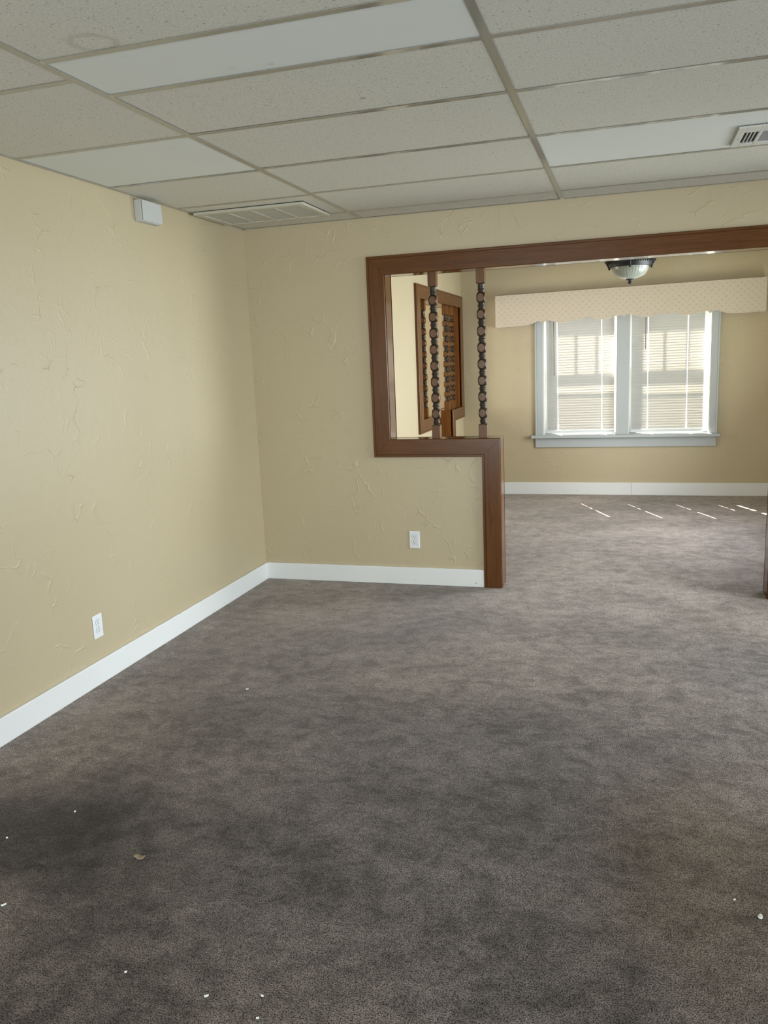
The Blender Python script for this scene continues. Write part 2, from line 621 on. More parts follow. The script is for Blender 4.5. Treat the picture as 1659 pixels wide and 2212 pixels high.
# dividing wall with the wide framed opening
OX0, OX1, OPX0, OPX1 = 0.945, 3.905, 1.652, 3.202
LZ, HZ = 0.962, 1.985
bm = bmesh.new()
prism(bm, [(-0.12, 0), (OPX0 - 0.018, 0), (OPX0 - 0.018, LZ - 0.018), (OX0 - 0.018, LZ - 0.018), (OX0 - 0.018, HZ + 0.018),
           (OX1 + 0.018, HZ + 0.018), (OX1 + 0.018, LZ - 0.018), (OPX1 + 0.018, LZ - 0.018), (OPX1 + 0.018, 0), (XR + 0.12, 0),
           (XR + 0.12, H + 0.1), (-0.12, H + 0.1)], D, DB, 'XZ')
struct(obj('wall_divider', bm, 'wall'))

# left wall of the dining room with its own framed opening
SY0, SY1, SPY0, SPY1 = 6.735, 8.405, 7.24, 7.925
SLZ, SHZ = 0.948, 1.958
bm = bmesh.new()
prism(bm, [(DB, 0), (SPY0 - 0.018, 0), (SPY0 - 0.018, SLZ - 0.018), (SY0 - 0.018, SLZ - 0.018), (SY0 - 0.018, SHZ + 0.018),
           (SY1 + 0.018, SHZ + 0.018), (SY1 + 0.018, SLZ - 0.018), (SPY1 + 0.018, SLZ - 0.018), (SPY1 + 0.018, 0), (Y2, 0),
           (Y2, H + 0.1), (DB, H + 0.1)], XL2B, XL2, 'YZ')
struct(obj('wall_dining_left', bm, 'wall'))

bm = bmesh.new()
for d_ in ((DB, 5.7, 0, H + 0.1), (7.5, Y2, 0, H + 0.1), (5.7, 7.5, 0, 0.6), (5.7, 7.5, 2.08, H + 0.1)):
    box(bm, XR2, XR2 + 0.12, *d_)
struct(obj('wall_dining_right', bm, 'wall'))

# hall beyond the second opening
bm = bmesh.new()
for d_ in ((DB, 6.3, 0, H + 0.1), (7.5, Y2, 0, H + 0.1), (6.3, 7.5, 0, 0.9), (6.3, 7.5, 2.1, H + 0.1)):  # unseen opening added for the hall lamp
    box(bm, XS - 0.1, XS, *d_)
box(bm, XS, -0.12, DB - 0.1, DB, 0, H + 0.1)
struct(obj('wall_hall', bm, 'wall'))

# window wall: thick, two openings side by side
WX = [(1.55, 2.29), (2.395, 3.165)]
WZ0, WZ1 = 0.625, 1.985
YE = 8.86
bm = bmesh.new()
xs = [XS - 0.1, 1.55, 2.29, 2.395, 3.165, XR2 + 0.12]
for i in range(5):
    if i in (1, 3):
        box(bm, xs[i], xs[i + 1], Y2, YE, 0, WZ0 - 0.024)
        box(bm, xs[i], xs[i + 1], Y2, YE, WZ1 + 0.004, H + 0.1)
    else:
        box(bm, xs[i], xs[i + 1], Y2, YE, 0, H + 0.1)
struct(obj('wall_window', bm, 'wall'))

# ------------------------------------------------------------------ ceiling
bm = bmesh.new()
box(bm, XS - 0.1, XR + 0.12, YB - 0.1, YE, H + 0.1, H + 0.2)
ceil = struct(obj('ceiling', bm, 'deck'))

RX = [-0.41, 0.8094, 2.0286, 3.2478, 4.467, 5.69]
mid_rows = [4.762, 4.152, 3.543, 2.933, 2.428, 2.105, 1.49, 0.88, 0.27, -0.34, -0.95, -1.56, -2.17, -2.78]
left_rows = [4.762, 4.185, 3.565, 2.935, 2.264, 1.654, 1.044, 0.434, -0.176, -0.786, -1.396, -2.0, -2.6]
T = 0.024


def panel(x0, x1, y0, y1, mat, dz=0.0):
    e = T / 2 - 0.006
    bm = bmesh.new()
    box(bm, x0 + e, x1 - e, y0 + e, y1 - e, H + 0.0016 + dz, H + 0.0146 + dz)
    return obj('ceiling_panel', bm, mat, ceil)


def tee(name, x0, x1, y0, y1, drop=0.0):
    bm = bmesh.new()
    box(bm, x0, x1, y0, y1, H - drop, H + 0.0014 - drop)
    if x1 - x0 > y1 - y0:
        c = (y0 + y1) / 2
        box(bm, x0, x1, c - 0.001, c + 0.001, H, H + 0.03)
    else:
        c = (x0 + x1) / 2
        box(bm, c - 0.001, c + 0.001, y0, y1, H, H + 0.03)
    return obj(name, bm, 'tee', ceil)


def fill(x0, x1, rows, ytop, ybot, smooth, skip=()):
    ys = [ytop] + [r for r in rows if ybot < r < ytop] + [ybot]
    for i in range(len(ys) - 1):
        if i in skip:
            continue
        p = panel(x0, x1, ys[i + 1], ys[i], 'smooth' if i in smooth else 'tile', random.uniform(0, 0.0016))
        if i in smooth:
            p['label'] = 'smooth white panel'
    for r in ys[1:-1]:
        tee('cross_tee', x0 + T / 2, x1 - T / 2, r - T / 2, r + T / 2, 0.0002)


fill(0.0, RX[1], left_rows, D, YB, {3}, skip=(1,))
fill(RX[1], RX[2], mid_rows, D, YB, {5})
fill(RX[2], RX[3], mid_rows, D, YB, {2})
fill(RX[3], RX[4], mid_rows, D, YB, set())
fill(RX[4], XR, mid_rows, D, YB, set())
for x in RX[1:5]:
    tee('main_runner', x - T / 2, x + T / 2, YB, D - 0.001, 0.0006)
# corner panel of the left column is cut around the return grille
bm = bmesh.new()
gx0, gx1, gy0, gy1 = 0.03, 0.70, 4.315, 4.74
for d_ in ((0.006, gx0, 4.196, 4.75), (gx1, 0.803, 4.196, 4.75), (gx0, gx1, 4.196, gy0), (gx0, gx1, gy1, 4.75)):
    box(bm, *d_, H + 0.002, H + 0.015)
obj('ceiling_panel', bm, 'tile', ceil)
# wall angle around the front room
for nm, d_ in (('wall_angle', (0.0, 0.016, YB, D)), ('wall_angle', (0.0, XR, D - 0.014, D)), ('wall_angle', (XR - 0.02, XR, YB, D))):
    bm = bmesh.new()
    box(bm, *d_, H - 0.0012, H + 0.0008)
    obj(nm, bm, 'tee', ceil)
# dining room
drow = [8.31, 7.70, 7.09, 6.48, 5.87, 5.26]
dxs = [XL2, 1.12, 2.34, 3.56, XR2]
for i in range(4):
    fill(dxs[i], dxs[i + 1], drow, Y2, DB, set())
for x in dxs[1:4]:
    tee('main_runner', x - T / 2, x + T / 2, DB, Y2, 0.0006)
bm = bmesh.new()
box(bm, XL2, XR2, Y2 - 0.014, Y2, H - 0.0012, H + 0.0008)
box(bm, XL2, XL2 + 0.014, DB, Y2, H - 0.0012, H + 0.0008)
obj('wall_angle', bm, 'tee', ceil)
bm = bmesh.new()
box(bm, XS, XL2B, DB, Y2, H + 0.002, H + 0.015)
obj('ceiling_panel', bm, 'tile', ceil)

# ------------------------------------------------------------------ baseboards
BT, BH = 0.017, 0.115


def baseboard(name, dims_list):
    bm = bmesh.new()
    for d_ in dims_list:
        box(bm, *d_)
    return struct(obj(name, bm, 'trim', None, 0.003))


baseboard('baseboard_left', [(0.0, BT, YB, D, 0, BH)])
baseboard('baseboard_divider', [(BT, 1.536, D - BT, D, 0, BH)])
baseboard('baseboard_divider_right', [(3.32, XR, D - BT, D, 0, BH)])
baseboard('baseboard_far', [(XL2, 2.437, Y2 - BT, Y2, 0, 0.128), (2.4385, XR2, Y2 - BT, Y2, 0, 0.128)])
baseboard('baseboard_dining_left', [(XL2, XL2 + BT, DB, SPY0 - 0.12, 0, BH), (XL2, XL2 + BT, SPY1 + 0.12, Y2 - BT, 0, BH)])
baseboard('baseboard_right', [(XR - BT, XR, YB, D - BT, 0, BH)])

# ------------------------------------------------------------------ framed openings
CW = 0.115


def casing_boards(path, side, place, mats, name, parent, thick=0.021):
    """path: inner-edge points (u,v); boards offset to `side`; place(u,v,t) -> 3D, t = distance out of the wall."""
    prof = [(0.0, 0.0), (0.0, thick - 0.003), (0.003, thick), (CW - 0.019, thick), (CW - 0.0175, thick - 0.004),
            (CW - 0.016, thick - 0.004), (CW - 0.0145, thick - 0.0005), (CW - 0.003, thick - 0.0005), (CW, thick - 0.0035), (CW, 0.0)]
    n = len(path)
    P = [Vector(p) for p in path]
    nor = []
    for i in range(n - 1):
        d = (P[i + 1] - P[i]).normalized()
        nor.append(Vector((-d.y, d.x)) * side)
    out = []
    for i in range(n - 1):
        bm = bmesh.new()
        ends = []
        for k, j in ((i, i - 1), (i + 1, i + 1)):
            if 0 <= j < n - 1:
                mv = nor[i] + nor[j]
                mv = mv / mv.dot(nor[i])
            else:
                mv = nor[i]
            ring = []
            for w, t in prof:
                q = P[k] + mv * w
                q = q + (P[i + 1] - P[i]).normalized() * (0.0006 if k == i else -0.0006)
                ring.append(bm.verts.new(place(q.x, q.y, t)))
            ends.append(ring)
        m_ = len(prof)
        for a in range(m_):
            b_ = (a + 1) % m_
            bm.faces.new((ends[0][a], ends[0][b_], ends[1][b_], ends[1][a]))
        bm.faces.new(ends[0])
        bm.faces.new(list(reversed(ends[1])))
        vert = abs((P[i + 1] - P[i]).y) > abs((P[i + 1] - P[i]).x)
        o = obj(name(vert, i), bm, mats[0] if vert else mats[1], parent)
        out.append(o)
    return out


def spindle_mesh(z0, z1):
    """Turned from square stock: radius clipped to the square leaves round flats on every bead."""
    hs = 0.0262
    k_ = (z1 - z0) / 1.032
    half = [(0.0, .0338), (.04, .0336), (.08, .0330), (.12, .0321), (.16, .0308), (.20, .0290), (.24, .0268), (.27, .0245),
            (.30, .0215), (.32, .0188), (.332, .0182), (.345, .0206), (.366, .0206), (.38, .0180), (.394, .0206), (.416, .0206),
            (.43, .0182), (.446, .0222), (.468, .0236), (.5, .0238)]
    fine = []
    for (t0, r0), (t1, r1) in zip(half[:9], half[1:9]):
        for q in range(3):
            fine.append((t0 + (t1 - t0) * q / 3, r0 + (r1 - r0) * q / 3))
    half = fine + half[8:]
    per = 0.1012 * k_
    prof = []
    zb = z0 + 0.088 * k_
    c0 = zb + 0.067 * k_
    prof += [(.06, z0), (.06, zb - .012), (.0345, zb - .010), (.031, zb - .005), (.026, zb - .0015), (.019, zb)]
    # rings between the block and the first bead
    for t, r in reversed(half):
        z = c0 - t * per
        if t <= 0.47 and z > zb + 0.001:
            prof.append((r, z))
    for b_ in range(8):
        c = c0 + b_ * per
        for t, r in half[1:]:
            prof.append((r, c + t * per))
        if b_ < 7:
            for t, r in reversed(half[1:-1]):
                prof.append((r, c + per - t * per))
            prof.append((half[0][1], c + per))
    ct = c0 + 7 * per
    prof = [p for p in prof if p[1] <= ct + 0.5 * per + 1e-6]
    zt = z1 - 0.088 * k_
    e = ct + 0.5 * per
    prof += [(.0182, e + .004), (.0206, e + .007), (.0206, e + .012), (.0182, e + .015), (.0206, e + .018), (.0206, min(e + .023, zt - .004))]
    prof += [(.019, zt), (.026, zt + .0015), (.031, zt + .005), (.0345, zt + .010), (.06, zt + .012), (.06, z1)]
    bm = bmesh.new()
    seg = 96

    def rad(r, z, a):
        return min(r, hs / max(abs(math.cos(a)), abs(math.sin(a))))
    lathe(bm, prof, seg, radial=rad)
    for f in bm.faces:
        flat = all(max(abs(v.co.x), abs(v.co.y)) > hs - 1e-5 for v in f.verts)
        f.material_index = 0 if flat else 1
        f.smooth = not flat
    bmesh.ops.recalc_face_normals(bm, faces=bm.faces)
    me = bpy.data.meshes.new('spindle')
    bm.to_mesh(me)
    bm.free()
    me.materials.append(M['spin'])
    me.materials.append(M['glaze'])
    return me


def add_spindle(me, x, y, parent):
    o = bpy.data.objects.new('spindle', me)
    C.objects.link(o)
    o.location = (x, y, 0)
    o.parent = parent
    return o


# --- near frame
fr = thing('opening_frame', 'wide dark-stained wooden frame with two turned spindles, around the opening to the dining room', 'door frame')
path = [(OPX0, 0.0), (OPX0, LZ), (OX0, LZ), (OX0, HZ), (OX1, HZ), (OX1, LZ), (OPX1, LZ), (OPX1, 0.0)]
nm = lambda v, i: {0: 'post_casing', 1: 'ledge_casing', 2: 'side_casing', 3: 'header_casing', 4: 'side_casing', 5: 'ledge_casing', 6: 'post_casing'}[i]
casing_boards(path, 1, lambda u, v, t: (u, D - t, v), ('woodv', 'woodx'), nm, fr)
casing_boards(path, 1, lambda u, v, t: (u, DB + t, v), ('woodv', 'woodx'), nm, fr)
LT = 0.018
JY0, JY1 = D - 0.012, DB + 0.012
bxo('post_jamb', (OPX0 - LT, OPX0, JY0, JY1, 0, LZ - LT), 'jambv', fr)
bxo('post_jamb', (OPX1, OPX1 + LT, JY0, JY1, 0, LZ - LT), 'jambv', fr)
bxo('ledge', (OX0, OPX0, JY0, JY1, LZ - LT, LZ), 'jambx', fr)
bxo('ledge', (OPX1, OX1, JY0, JY1, LZ - LT, LZ), 'jambx', fr)
bxo('side_jamb', (OX0 - LT, OX0, JY0, JY1, LZ - LT, HZ + LT), 'jambv', fr)
bxo('side_jamb', (OX1, OX1 + LT, JY0, JY1, LZ - LT, HZ + LT), 'jambv', fr)
bxo('header_jamb', (OX0, OX1, JY0, JY1, HZ, HZ + LT), 'jambx', fr)
sme = spindle_mesh(LZ, HZ)
for x in (1.236, 1.537):
    add_spindle(sme, x, 5.06, fr)
# matching pair on the right-hand ledge of the opening
for x in (3.317, 3.618):
    add_spindle(sme, x, 5.06, fr)

# --- frame of the second opening in the dining room's left wall
fr2 = thing('opening_frame', 'smaller dark wooden spindle frame in the left dining room wall, seen through the wide frame', 'door frame')
path2 = [(SPY0, 0.0), (SPY0, SLZ), (SY0, SLZ), (SY0, SHZ), (SY1, SHZ), (SY1, SLZ), (SPY1, SLZ), (SPY1, 0.0)]
casing_boards(path2, 1, lambda u, v, t: (XL2 + t, u, v), ('woodv', 'woody'), nm, fr2, 0.024)
casing_boards(path2, 1, lambda u, v, t: (XL2B - t, u, v), ('woodv', 'woody'), nm, fr2, 0.024)
JX0, JX1 = XL2B - 0.012, XL2 + 0.012
bxo('post_jamb', (JX0, JX1, SPY0 - LT, SPY0, 0, SLZ - LT), 'jambv', fr2)
bxo('post_jamb', (JX0, JX1, SPY1, SPY1 + LT, 0, SLZ - LT), 'jambv', fr2)
bxo('ledge', (JX0, JX1, SY0, SPY0, SLZ - LT, SLZ), 'jamby', fr2)
bxo('ledge', (JX0, JX1, SPY1, SY1, SLZ - LT, SLZ), 'jamby', fr2)
bxo('side_jamb', (JX0, JX1, SY0 - LT, SY0, SLZ - LT, SHZ + LT), 'jambv', fr2)
bxo('side_jamb', (JX0, JX1, SY1, SY1 + LT, SLZ - LT, SHZ + LT), 'jambv', fr2)
bxo('header_jamb', (JX0, JX1, SY0, SY1, SHZ, SHZ + LT), 'jamby', fr2)
sme2 = spindle_mesh(SLZ, SHZ)
for y in (6.86, 7.11, 8.03, 8.31):
    add_spindle(sme2, 0.653, y, fr2)

# ------------------------------------------------------------------ double window
win = struct(bxo('window_1', (2.293, 2.392, Y2 + 0.02, YE + 0.01, WZ0, WZ1), 'casing'))
# casing boards on the room side
for nm_, d_ in (('side_casing', (1.485, 1.552, Y2 - 0.02, Y2, WZ0, WZ1)), ('side_casing', (3.163, 3.218, Y2 - 0.02, Y2, WZ0, WZ1)),
                ('mullion_casing', (2.285, 2.40, Y2 - 0.02, Y2, WZ0, WZ1)), ('head_casing', (1.475, 3.232, Y2 - 0.022, Y2, WZ1, 2.05))):
    bxo(nm_, d_, 'casing', win, 0.003)
for x0, x1 in ((1.472, 1.486), (3.217, 3.234)):
    bxo('backband', (x0, x1, Y2 - 0.028, Y2, WZ0, 2.04), 'casing', win, 0.004)
bm = bmesh.new()
box(bm, 1.43, 3.262, Y2 - 0.062, Y2 - 0.0005, WZ0 - 0.03, WZ0)
for a_, c_ in WX:
    box(bm, a_, c_, Y2 - 0.0005, YE + 0.03, WZ0 - 0.022, WZ0)
obj('window_sill', bm, 'casing', win, 0.004)
bxo('apron', (1.472, 3.226, Y2 - 0.02, Y2, WZ0 - 0.128, WZ0 - 0.03), 'casing', win, 0.003)
YS_IN, YS_OUT = 8.672, 8.715      # lower sash (inner track), upper sash (outer track)
for wi, (x0, x1) in enumerate(WX):
    st = 0.052
    mrl, mru = (1.262, 1.382) if wi == 0 else (1.240, 1.398)
    # reveal lining
    bm = bmesh.new()
    box(bm, x0 - 0.003, x0 + 0.012, Y2 + 0.002, YE + 0.01, WZ0, WZ1)
    box(bm, x1 - 0.012, x1 + 0.003, Y2 + 0.002, YE + 0.01, WZ0, WZ1)
    box(bm, x0, x1, Y2 + 0.002, YE + 0.01, WZ1 - 0.012, WZ1)
    obj('jamb', bm, 'trim', win)
    a, b_ = x0 + 0.012, x1 - 0.012
    # lower sash
    bm = bmesh.new()
    zl0, zl1 = WZ0 + 0.004, mrl + 0.045
    box(bm, a, a + st, YS_IN, YS_IN + 0.035, zl0, zl1)
    box(bm, b_ - st, b_, YS_IN, YS_IN + 0.035, zl0, zl1)
    box(bm, a + st, b_ - st, YS_IN, YS_IN + 0.035, zl0, zl0 + 0.075)
    box(bm, a + st, b_ - st, YS_IN, YS_IN + 0.035, mrl, zl1)
    lo = obj('lower_sash', bm, 'trim', win)
    bm = bmesh.new()
    box(bm, a + st, b_ - st, YS_IN + 0.015, YS_IN + 0.018, zl0 + 0.075, mrl)
    obj('glass', bm, 'glass', lo)
    # upper sash with two upright muntins
    bm = bmesh.new()
    zu0, zu1 = (mru - 0.07, WZ1 - 0.012) if wi == 0 else (mru - 0.05, WZ1 - 0.012)
    box(bm, a, a + st, YS_OUT, YS_OUT + 0.035, WZ0, zu1)
    box(bm, b_ - st, b_, YS_OUT, YS_OUT + 0.035, WZ0, zu1)
    box(bm, a + st, b_ - st, YS_OUT, YS_OUT + 0.035, zu1 - 0.10, zu1)
    box(bm, a + st, b_ - st, YS_OUT, YS_OUT + 0.035, zu0, mru)
    uo = obj('upper_sash', bm, 'trim', win)
    for k in (1, 2):
        c = a + st + (b_ - a - 2 * st) * k / 3
        bxo('muntin', (c - 0.011, c + 0.011, YS_OUT + 0.004, YS_OUT + 0.032, mru, zu1 - 0.10), 'trim', uo)
    bm = bmesh.new()
    box(bm, a + st, b_ - st, YS_OUT + 0.016, YS_OUT + 0.019, mru, zu1 - 0.10)
    obj('glass', bm, 'glass', uo)
    # insect screen over the lower half, outside
    bm = bmesh.new()
    box(bm, a, a + 0.022, YE - 0.06, YE - 0.045, WZ0, mrl + 0.04, 0)
    box(bm, b_ - 0.022, b_, YE - 0.06, YE - 0.045, WZ0, mrl + 0.04, 0)
    box(bm, a + 0.022, b_ - 0.022, YE - 0.06, YE - 0.045, mrl + 0.015, mrl + 0.04, 0)
    vs = [bm.verts.new(p) for p in ((a + .022, YE - .052, WZ0), (b_ - .022, YE - .052, WZ0), (b_ - .022, YE - .052, mrl + .015), (a + .022, YE - .052, mrl + .015))]
    bm.faces.new(vs).material_index = 1
    obj('insect_screen', bm, ['trim', 'screen'], win)

# ------------------------------------------------------------------ blinds
def blind(x0, x1, cords, wand_x, wand_z, label, tilt):
    yb = Y2 + 0.052
    t = thing('mini_blind', label, 'blind', ((x0 + x1) / 2, yb, WZ0), 'white mini blinds in the double window')
    cx = (x0 + x1) / 2
    z0 = WZ0
    gap = 0.0052
    cuts = []
    xa = x0
    for c in cords:
        cuts.append((xa, c - gap))
        xa = c + gap
    cuts.append((xa, x1))
    bm = bmesh.new()
    pitch, wdt = 0.0258, 0.0275
    ang = math.radians(80)
    z = 0.683
    k = 0
    while z < 1.985:
        jit = random.uniform(-0.035, 0.035)
        a = ang + jit
        sk = random.uniform(-0.0006, 0.0006)
        for (c0, c1) in cuts:
            rows = []
            for xx in (c0, c1):
                rr = []
                for q in range(5):
                    s = (q / 4 - 0.5) * wdt
                    crown = 0.0010 * (1 - (2 * q / 4 - 1) ** 2)
                    # room edge up
                    py = -s * math.cos(a) - crown * math.sin(a)
                    pz = s * math.sin(a) - crown * math.cos(a)
                    rr.append(bm.verts.new((xx - cx, py, z + pz - z0 + sk * (xx - cx) * 6)))
                rows.append(rr)
            for q in range(4):
                f = bm.faces.new((rows[0][q], rows[1][q], rows[1][q + 1], rows[0][q + 1]))
                f.smooth = True
        z += pitch
        k += 1
    obj('slats', bm, 'slat', t)
    bm = bmesh.new()
    box(bm, x0 - cx, x1 - cx, -0.012, 0.012, 0.640 - z0, 0.668 - z0)
    obj('bottom_rail', bm, 'plastic', t, 0.002)
    bm = bmesh.new()
    box(bm, x0 - cx - 0.004, x1 - cx + 0.004, -0.02, 0.02, 1.975 - z0, 2.005 - z0)
    obj('headrail', bm, 'plastic', t)
    for c in cords:
        bm = bmesh.new()
        for dy in (-0.0085, 0.0085):
            box(bm, c - cx - 0.0007, c - cx + 0.0007, dy - 0.0006, dy + 0.0006, 0.65 - z0, 1.98 - z0)
        obj('ladder_cord', bm, 'cord', t)
    bm = bmesh.new()
    tube(bm, [(wand_x - cx, -0.024, 1.97 - z0), (wand_x - cx, -0.026, wand_z - z0)], 0.0042, 6)
    obj('tilt_wand', bm, 'wand', t)
    t.rotation_euler = (0, tilt, 0)
    return t


blind(1.590, 2.262, (1.700, 2.140), 1.669, 1.232, 'white mini blind in the left half of the double window, with the longer wand', -0.010)
blind(2.424, 3.104, (2.582, 2.952), 2.558, 1.465, 'white mini blind in the right half of the double window, with the shorter wand', -0.006)

# ------------------------------------------------------------------ valance
val = thing('valance', 'padded beige cornice valance with small sprig pattern and scalloped edge above the window', 'valance', (2.35, Y2, 1.76))
YF = 8.43
edge = [(1.088, 1.738), (1.25, 1.745), (1.405, 1.752), (1.46, 1.765), (1.49, 1.780), (1.513, 1.787), (1.54, 1.779), (1.561, 1.761), (1.584, 1.780), (1.61, 1.790),
        (1.64, 1.786), (1.667, 1.777), (1.705, 1.766), (1.743, 1.761), (1.78, 1.763), (1.816, 1.770), (1.845, 1.782), (1.87, 1.792), (1.905, 1.794), (1.928, 1.786), (1.947, 1.771),
        (1.97, 1.789), (2.008, 1.803), (2.035, 1.797), (2.061, 1.787), (2.095, 1.777), (2.127, 1.772), (2.165, 1.772), (2.202, 1.777), (2.245, 1.791), (2.279, 1.801), (2.301, 1.804), (2.325, 1.797),
        (2.345, 1.781), (2.372, 1.799), (2.415, 1.808), (2.445, 1.799), (2.47, 1.787), (2.50, 1.777), (2.535, 1.772), (2.575, 1.772), (2.611, 1.779), (2.65, 1.794), (2.681, 1.804), (2.71, 1.797),
        (2.733, 1.779), (2.765, 1.799), (2.799, 1.805), (2.825, 1.798), (2.85, 1.787), (2.88, 1.777), (2.908, 1.772), (2.95, 1.772), (2.995, 1.779), (3.04, 1.793), (3.086, 1.802), (3.11, 1.795),
        (3.131, 1.774), (3.155, 1.794), (3.185, 1.803), (3.21, 1.796), (3.24, 1.783), (3.27, 1.773), (3.30, 1.768), (3.45, 1.765), (3.612, 1.763)]
VT0, VT1 = 2.052, 2.074
bm = bmesh.new()
x_a, x_b = edge[0][0], edge[-1][0]
# built as strips so the scalloped edge stays clean
for i in range(len(edge) - 1):
    (xa, za), (xb, zb) = edge[i], edge[i + 1]
    ta = VT0 + (VT1 - VT0) * (xa - x_a) / (x_b - x_a)
    tb = VT0 + (VT1 - VT0) * (xb - x_a) / (x_b - x_a)
    f0 = [bm.verts.new(p) for p in ((xa, YF, za), (xb, YF, zb), (xb, YF, tb), (xa, YF, ta))]
    f1 = [bm.verts.new(p) for p in ((xa, YF + 0.022, za), (xb, YF + 0.022, zb), (xb, YF + 0.022, tb), (xa, YF + 0.022, ta))]
    bm.faces.new(f0)
    bm.faces.new(list(reversed(f1)))
    bm.faces.new((f0[0], f1[0], f1[1], f0[1]))
    bm.faces.new((f0[3], f0[2], f1[2], f1[3]))
bmesh.ops.remove_doubles(bm, verts=bm.verts, dist=1e-5)
for v in bm.verts:
    v.co -= Vector((2.35, Y2, 1.76))
obj('front_board', bm, 'fabric', val)
for nm_, d_ in (('side_return', (x_a, x_a + 0.018, YF + 0.0005, Y2, 1.738, 2.0515)), ('side_return', (x_b - 0.018, x_b, YF + 0.0005, Y2, 1.763, 2.0735)),
                ('top_board', (x_a + 0.018, x_b - 0.018, YF + 0.023, Y2, 2.030, 2.046))):
    bm = bmesh.new()
    box(bm, *d_)
    for v in bm.verts:
        v.co -= Vector((2.35, Y2, 1.76))
    obj(nm_, bm, 'fabric', val)
bm = bmesh.new()
tube(bm, [(x - 2.35, YF - 0.001 - Y2, z - 0.001 - 1.76) for x, z in edge], 0.0032, 6)
tube(bm, [(x - 2.35, YF + 0.021 - Y2, z - 0.001 - 1.76) for x, z in edge], 0.0032, 6)
obj('welt', bm, 'welt', val)['label'] = 'pale cord along the scalloped edge'

# ------------------------------------------------------------------ flush ceiling lamp in the dining room
FX, FY = 2.402, 6.85
lamp = thing('ceiling_lamp', 'dark bronze ceiling lamp with a frosted glass bowl, hanging in the dining room', 'ceiling lamp', (FX, FY, H))
LD = 0.016   # length of the drop below the canopy


def rel(z):
    return z - H - (LD if z < 2.2 else 0.0)


bm = bmesh.new()
lathe(bm, [(0.001, rel(2.3325)), (0.065, rel(2.3325)), (0.065, rel(2.322)), (0.045, rel(2.300)), (0.012, rel(2.292)), (0.012, rel(2.16)), (0.001, rel(2.16))], 32)
obj('canopy_stem', bm, 'iron', lamp)
bm = bmesh.new()
lathe(bm, [(0.10, rel(2.176)), (0.172, rel(2.172)), (0.184, rel(2.170)), (0.185, rel(2.165)), (0.176, rel(2.160)), (0.170, rel(2.150)), (0.163, rel(2.138)),
           (0.158, rel(2.128)), (0.157, rel(2.120)), (0.152, rel(2.115)), (0.146, rel(2.117)), (0.144, rel(2.125)), (0.155, rel(2.160)), (0.10, rel(2.164))], 72, close=False)
obj('pan', bm, 'iron', lamp)
# rope moulding of slanted beads round the pan
bm = bmesh.new()
nb = 56
for k in range(nb):
    a = 2 * math.pi * k / nb
    da = 0.05
    p0 = Vector((0.176 * math.cos(a), 0.176 * math.sin(a), rel(2.143)))
    p1 = Vector((0.180 * math.cos(a + da), 0.180 * math.sin(a + da), rel(2.160)))
    tube(bm, [p0, p1], 0.0042, 5)
obj('rope_moulding', bm, 'iron', lamp)
for k in range(4):
    bm = bmesh.new()
    a = math.radians(10 + 90 * k - 100)
    c = Vector((math.cos(a), math.sin(a), 0))
    tube(bm, [c * 0.19 + Vector((0, 0, rel(2.166))), c * 0.17 + Vector((0, 0, rel(2.135))), c * 0.158 + Vector((0, 0, rel(2.110)))], 0.006, 6)
    lathe(bm, [(0.002, rel(2.100)), (0.008, rel(2.104)), (0.009, rel(2.110)), (0.003, rel(2.116))], 10, (c.x * 0.158, c.y * 0.158, 0))
    obj('strap', bm, 'iron', lamp)
bm = bmesh.new()
prof = [(0.142, rel(2.128))]
for k in range(1, 15):
    th = math.pi / 2 * k / 15
    prof.append((0.140 * math.cos(th) ** 0.85, rel(2.122) - 0.098 * math.sin(th)))
prof.append((0.006, rel(2.0235)))


def flute(r, z, a):
    return r * (1 + 0.012 * math.cos(36 * a) * min(1.0, (0.142 - r) / 0.05 + 0.25))


lathe(bm, prof, 144, close=False, radial=flute)
obj('glass_bowl', bm, 'bowl', lamp)
bm = bmesh.new()
lathe(bm, [(0.002, rel(2.030)), (0.030, rel(2.024)), (0.031, rel(2.020)), (0.014, rel(2.014)), (0.009, rel(2.007)), (0.017, rel(2.001)), (0.018, rel(1.997)), (0.009, rel(1.991)), (0.007, rel(1.988)), (0.001, rel(1.984))], 24)
obj('finial', bm, 'iron', lamp)

# ------------------------------------------------------------------ supply register (right)
reg = thing('air_vent', 'white metal air vent with four dark slots in the smooth ceiling panel, upper right', 'vent', (2.826, 3.765, H))
vx0, vx1, vy0, vy1 = 2.826, 3.19, 3.765, 4.096
vz0, vz1 = H - 0.009, H - 0.0005


def regbox(name, lst, mat, bev=0.0):
    bm = bmesh.new()
    for d_ in lst:
        vs = box(bm, *d_)
    for v in bm.verts:
        v.co -= Vector((2.826, 3.765, H))
    return obj(name, bm, mat, reg, bev)


sx0, sx1, sy0, sy1 = 2.856, 2.912, 3.848, 4.043
cx0, cx1 = 2.926, 3.09
tx0, tx1 = 3.104, 3.16
regbox('face_plate', [(vx0, sx0, vy0, vy1, vz0, vz1), (sx1, cx0, vy0, vy1, vz0, vz1), (cx1, tx0, vy0, vy1, vz0, vz1), (tx1, vx1, vy0, vy1, vz0, vz1)]
       + [(a, b_, vy0, sy0, vz0, vz1) for a, b_ in ((sx0, sx1), (tx0, tx1), (cx0, cx1))]
       + [(a, b_, sy1, vy1, vz0, vz1) for a, b_ in ((sx0, sx1), (tx0, tx1), (cx0, cx1))], 'register', 0.002)
regbox('duct_throat', [(sx0, tx1, sy0, sy1, H - 0.0012, H - 0.0004)], 'duct')
fins = []
for a, b_ in ((sx0, sx1), (tx0, tx1)):
    for k in range(1, 4):
        c = a + (b_ - a) * k / 4
        fins.append((c - 0.0018, c + 0.0018, sy0, sy1, vz0 + 0.001, vz1 - 0.001))
